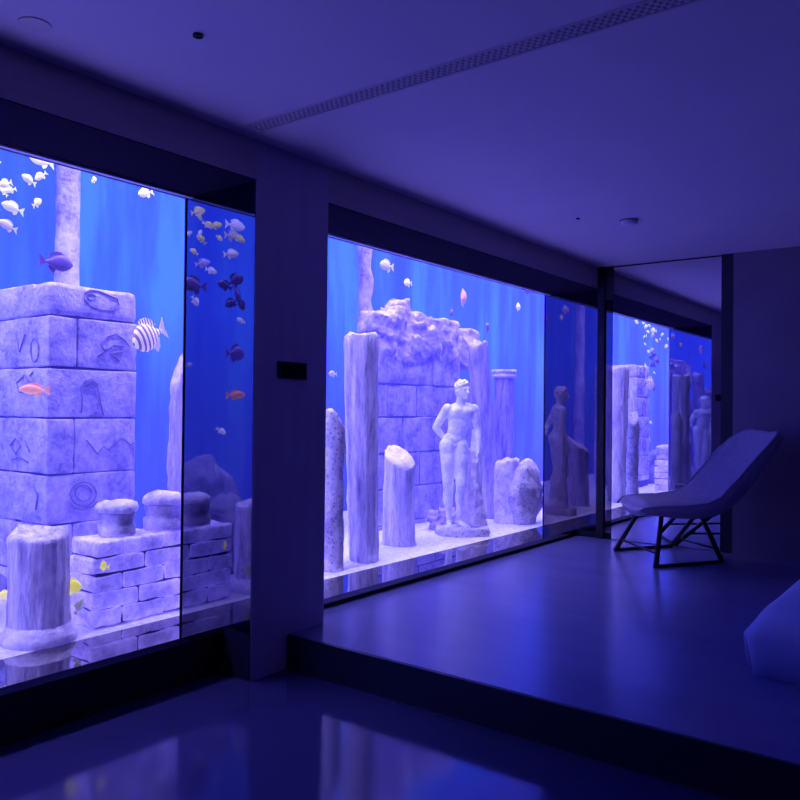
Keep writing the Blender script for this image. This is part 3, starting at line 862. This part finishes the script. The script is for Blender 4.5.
# a school off to the left of the frame, seen by reflection in the jamb of window 1
G2 = 'fish school reflected in the jamb of the near window'
for (x, y, w, k, dp, hd, pt, lb) in (
    (199, 212, 17, 'yellow', .45, 190, 20, 'bright yellow white fish highest in the jamb reflection'),
    (209, 225, 13, 'yellow', .45, 200, -20, 'small yellow white fish under the highest one in the jamb'),
    (236, 226, 24, 'white', .42, 185, 0, 'wide white fish at the top of the jamb beside the pillar'),
    (233, 236, 20, 'banded', .45, 180, 5, 'banded fish just below the wide white one in the jamb'),
    (190, 234, 9, 'white', .42, 190, 40, 'tiny white fish against the corner joint of the jamb'),
    (201, 234, 10, 'white', .42, 170, 60, 'little white fish right of the tiny one in the jamb'),
    (195, 252, 10, 'yellow', .45, 20, 30, 'little yellow white fish alone high in the jamb'),
    (212, 271, 14, 'white', .42, 185, -10, 'slim white fish above the dark cluster in the jamb'),
    (226, 286, 16, 'dark', .55, 20, 20, 'dark fish at the left of the cluster in the jamb'),
    (236, 281, 20, 'dark', .55, 200, 30, 'dark fish at the top of the cluster in the jamb'),
    (238, 294, 19, 'purple', .46, 160, -40, 'violet fish in the heart of the dark cluster in the jamb'),
    (233, 303, 15, 'dark', .55, 30, -30, 'dark fish at the bottom of the cluster in the jamb'),
    (242, 304, 14, 'dark', .55, 180, -60, 'dark fish of the cluster closest to the pillar'),
    (196, 301, 12, 'white', .62, 180, -50, 'stout white fish below the slim one in the jamb'),
    (242, 321, 10, 'white', .42, 10, 20, 'small white fish under the dark cluster by the pillar'),
    (236, 354, 24, 'purple', .62, 180, 0, 'large violet fish low beneath the cluster in the jamb'),
    (190, 365, 9, 'pale', .42, 180, 10, 'tiny pale fish level with the large violet one in the jamb'),
    (222, 431, 12, 'white', .42, 200, -30, 'white fish halfway down the jamb reflection'),
    (218, 470, 14, 'pale', .30, 0, 75, 'thin pale fish hanging upright over the dark boulders'),
    (234, 543, 9, 'lemon', .62, 180, 0, 'small yellow fish in front of the dark boulder in the jamb')):
    fish(x, y, .70, w, k, dp, lb, hd, pt, where=strip1, group=G2)

# ------------------------------------------------------------------ lounge chair
fab = mat_plain('grey_chair_fabric', (.40, .35, .46), .85, col2=(.34, .30, .40), nscale=30, bump=.25, bscale=160)
legm = mat_plain('black_chair_metal', (.008, .008, .014), .4)
CA = math.atan2(-.56, -.83)
CO = Vector((1.50, 5.68, ZP))
ch = empty('lounge_chair', CO, CA, 'grey upholstered bucket lounge chair on black runners before the mirror', 'chair')
prof = [(.44, .385, .29), (.40, .410, .33), (.30, .405, .36), (.15, .385, .375), (0, .375, .38), (-.13, .395, .385), (-.24, .47, .38), (-.33, .58, .385), (-.42, .72, .385), (-.49, .84, .365), (-.53, .92, .30), (-.542, .955, .20)]
def rimh(i):  # how far the sides curl up / forward
    return (.02, .03, .05, .075, .105, .14, .16, .155, .135, .10, .06, .03)[i]
def shell(th0, th1):
    bm = bmesh.new(); rows = []
    for i, (x, z, hw) in enumerate(prof):
        a, b = prof[max(i-1, 0)], prof[min(i+1, len(prof)-1)]
        tx, tz = b[0]-a[0], b[1]-a[1]; l = math.hypot(tx, tz); nx_, nz_ = -tz/l, tx/l
        if nz_ < 0 and i < 6 or (nx_ < 0 and i >= 6): nx_, nz_ = -nx_, -nz_
        up, dn = [], []
        for k in range(17):
            s = -1+2*k/16; c = rimh(i)*abs(s)**2.4
            yy = hw*s
            up.append(Vector((x+nx_*(c+th1), yy, z+nz_*(c+th1)))); dn.append(Vector((x+nx_*(c-th0), yy*1.0, z+nz_*(c-th0))))
        rows.append([bm.verts.new(p) for p in up + dn[::-1]])
    skin_rings(bm, rows)
    rough(bm, .006, 7, 3)
    return bm
s_ = obj('seat_shell', shell(.045, .012), fab, ch, True)
sb = s_.modifiers.new('sub', 'SUBSURF'); sb.levels = 1; sb.render_levels = 2
# seat cushion
bm = bmesh.new(); rows = []
for i, (x, z, hw) in enumerate([(.40, .425, .25), (.36, .445, .29), (.2, .43, .31), (.0, .41, .315), (-.12, .42, .30), (-.19, .455, .27)]):
    rows.append(ring(bm, Vector((x, 0, z)), Vector((0, 1, 0)), Vector((0, 0, 1)), hw, .035, 24, lambda a: 1))
skin_rings(bm, rows)
cu = obj('seat_cushion', bm, fab, ch, True); sb = cu.modifiers.new('sub', 'SUBSURF'); sb.levels = 1; sb.render_levels = 2
# welt along the rim
bm = bmesh.new()
for sgn in (-1, 1):
    pts = []
    for i, (x, z, hw) in enumerate(prof):
        a, b = prof[max(i-1, 0)], prof[min(i+1, len(prof)-1)]
        tx, tz = b[0]-a[0], b[1]-a[1]; l = math.hypot(tx, tz); nx_, nz_ = -tz/l, tx/l
        if nz_ < 0 and i < 6 or (nx_ < 0 and i >= 6): nx_, nz_ = -nx_, -nz_
        pts.append((x+nx_*rimh(i), sgn*hw*.995, z+nz_*rimh(i)))
    tube(bm, pts, .009, 8)
obj('welt', bm, fab, s_, True)
def loc(px, py, h=0):
    w = at(px, py, 2, ZP+h); R_ = Matrix.Rotation(-CA, 3, 'Z'); return R_ @ (w-CO)
feet = [loc(616, 551), loc(656, 568), loc(722, 563)]
feet.append(feet[0] + (feet[2]-feet[1])*.9)
for q in feet: q.z = .012
tops = [Vector((.30, -.2, .375)), Vector((.26, .2, .375)), Vector((-.12, .2, .36)), Vector((-.12, -.2, .36))]
# match each foot with the seat corner on its own side
sidey = lambda q: q.y
for q, in zip(feet): pass
for i, q in enumerate(feet):
    tpt = tops[i]
    sg = 1 if q.y > 0 else -1
    tpt = Vector((tpt.x, sg*abs(tpt.y), tpt.z))
    bm = bmesh.new(); tube(bm, [q, q.lerp(tpt, .5), tpt], [.019, .017, .015], 10); obj('leg', bm, legm, ch, True)
for a, b in ((0, 3), (1, 2)):
    bm = bmesh.new(); tube(bm, [feet[a]+(feet[a]-feet[b])*.03, feet[a].lerp(feet[b], .5), feet[b]], .012, 10); obj('runner', bm, legm, ch, True)
for a, b, h in ((0, 1, .012), (0, 1, .10), (3, 2, .10)):
    pa = feet[a].lerp(Vector((tops[a].x, math.copysign(tops[a].y, feet[a].y), tops[a].z)), (h-.012)/.36); pb = feet[b].lerp(Vector((tops[b].x, math.copysign(tops[b].y, feet[b].y), tops[b].z)), (h-.012)/.36)
    if h < .05: continue
    bm = bmesh.new(); tube(bm, [pa, pb], .009, 8); obj('stretcher', bm, legm, ch, True)

# ------------------------------------------------------------------ bed corner
bedm = mat_plain('white_bedding', (.62, .60, .80), .8, col2=(.56, .54, .74), nscale=5, bump=.12, bscale=60)
bp = at(742, 675, 2, ZP)
bed = empty('bed', (bp.x, bp.y, ZP), 0, 'low bed with puffy white bedding at the step, its corner in view', 'bed')
BWd, BLn, BH = 2.0, 2.1, .30
bm = bmesh.new(); bx(bm, (.04, .05, 0), (BWd, BLn, .15), .02); obj('mattress', bm, M['dark'], bed)
bm = bmesh.new()
nx, ny = 40, 40
top = []
def puff(i, j):
    a, b = i/nx, j/ny
    dx = min(a, 1-a)*BWd; dy = min(b, 1-b)*BLn
    e1 = 1-math.exp(-dx/.035); e2 = 1-math.exp(-dy/.05)
    h = .165 + (BH-.225)*(e1*e2)**.6 + .08*(1-math.exp(-dx/.3))*(1-math.exp(-dy/.35)) + .012*noise.noise(Vector((a*9, b*9, 2)))
    return h
rows = []
def warp(k, n_): 
    t = k/n_; return t**1.6 if t < .5 else 1-(1-t)**1.6
for i in range(nx+1):
    r2 = []
    for j in range(ny+1):
        a, b = warp(i, nx), warp(j, ny)
        a = a if a <= .5 else a
        r2.append(bm.verts.new((a*BWd, b*BLn, 0)))
    rows.append(r2)
for i in range(nx+1):
    for j in range(ny+1):
        v_ = rows[i][j]; v_.co.z = puff(v_.co.x/BWd*nx, v_.co.y/BLn*ny)
        # rounded plan corner
for i in range(nx):
    for j in range(ny): bm.faces.new((rows[i][j], rows[i+1][j], rows[i+1][j+1], rows[i][j+1]))
edge = [rows[i][0] for i in range(nx+1)] + [rows[nx][j] for j in range(1, ny+1)] + [rows[i][ny] for i in range(nx-1, -1, -1)] + [rows[0][j] for j in range(ny-1, 0, -1)]
low = [bm.verts.new((v_.co.x*.97+.03, v_.co.y*.97+.03, .0)) for v_ in edge]
m_ = len(edge)
for k in range(m_): bm.faces.new((edge[k], edge[(k+1) % m_], low[(k+1) % m_], low[k]))
bm.faces.new(low)
R0 = .06
for v_ in bm.verts:
    x, y = v_.co.x, v_.co.y
    if x < R0 and y < R0:
        dx, dy = R0-x, R0-y; k = max(dx, dy)/max(math.hypot(dx, dy), 1e-6)
        v_.co.x = R0-dx*k; v_.co.y = R0-dy*k
dv = obj('duvet', bm, bedm, bed, True)
bm = bmesh.new(); tube(bm, [(-.003, .30, .165), (-.003, .12, .165), (-.003, .06, .163), (.006, .024, .145), (.014, .018, .09), (.026, .022, .03)], .005, 8); obj('piping', bm, bedm, dv, True)

# ------------------------------------------------------------------ lights
LCOL = (.52, .45, 1.0)
def area(name, loc, sx, sy, power, rot=(0, 0, 0), col=LCOL, spread=PI):
    l = bpy.data.lights.new(name, 'AREA'); l.shape = 'RECTANGLE'; l.size = sx; l.size_y = sy; l.energy = power; l.color = col; l.spread = spread
    o = bpy.data.objects.new(name, l); C.objects.link(o); o.location = loc; o.rotation_euler = rot; return o
for y in (-1.4, .4, 2.2, 4.0, 5.8, 7.6, 9.6):
    area('tank_light', (-.11, y, 3.22), .13, 1.7, 52, (0, math.radians(-14), 0))
    area('tank_light', (-.95, y, 3.24), .3, 1.7, 24, spread=math.radians(100))

w = bpy.data.worlds.new('World'); SC.world = w; w.use_nodes = True
bg = w.node_tree.nodes['Background']; bg.inputs['Color'].default_value = (.15, .13, 1, 1); bg.inputs['Strength'].default_value = .01

# ------------------------------------------------------------------ camera
cam = bpy.data.cameras.new('Camera'); cam.sensor_width = 36; cam.sensor_fit = 'HORIZONTAL'; cam.lens = 36*F/800; cam.clip_start = .02
co = bpy.data.objects.new('Camera', cam); C.objects.link(co)
co.matrix_world = Matrix(((RV.x, UV.x, -fw.x, CAM.x), (RV.y, UV.y, -fw.y, CAM.y), (RV.z, UV.z, -fw.z, CAM.z), (0, 0, 0, 1)))
SC.camera = co

SC.view_settings.view_transform = 'Standard'
SC.view_settings.look = 'None'
cy = SC.cycles
cy.max_bounces = 10; cy.diffuse_bounces = 4; cy.glossy_bounces = 6; cy.transparent_max_bounces = 24; cy.volume_bounces = 0
cy.use_denoising = True
cy.caustics_reflective = False; cy.caustics_refractive = False
cy.sample_clamp_indirect = 4
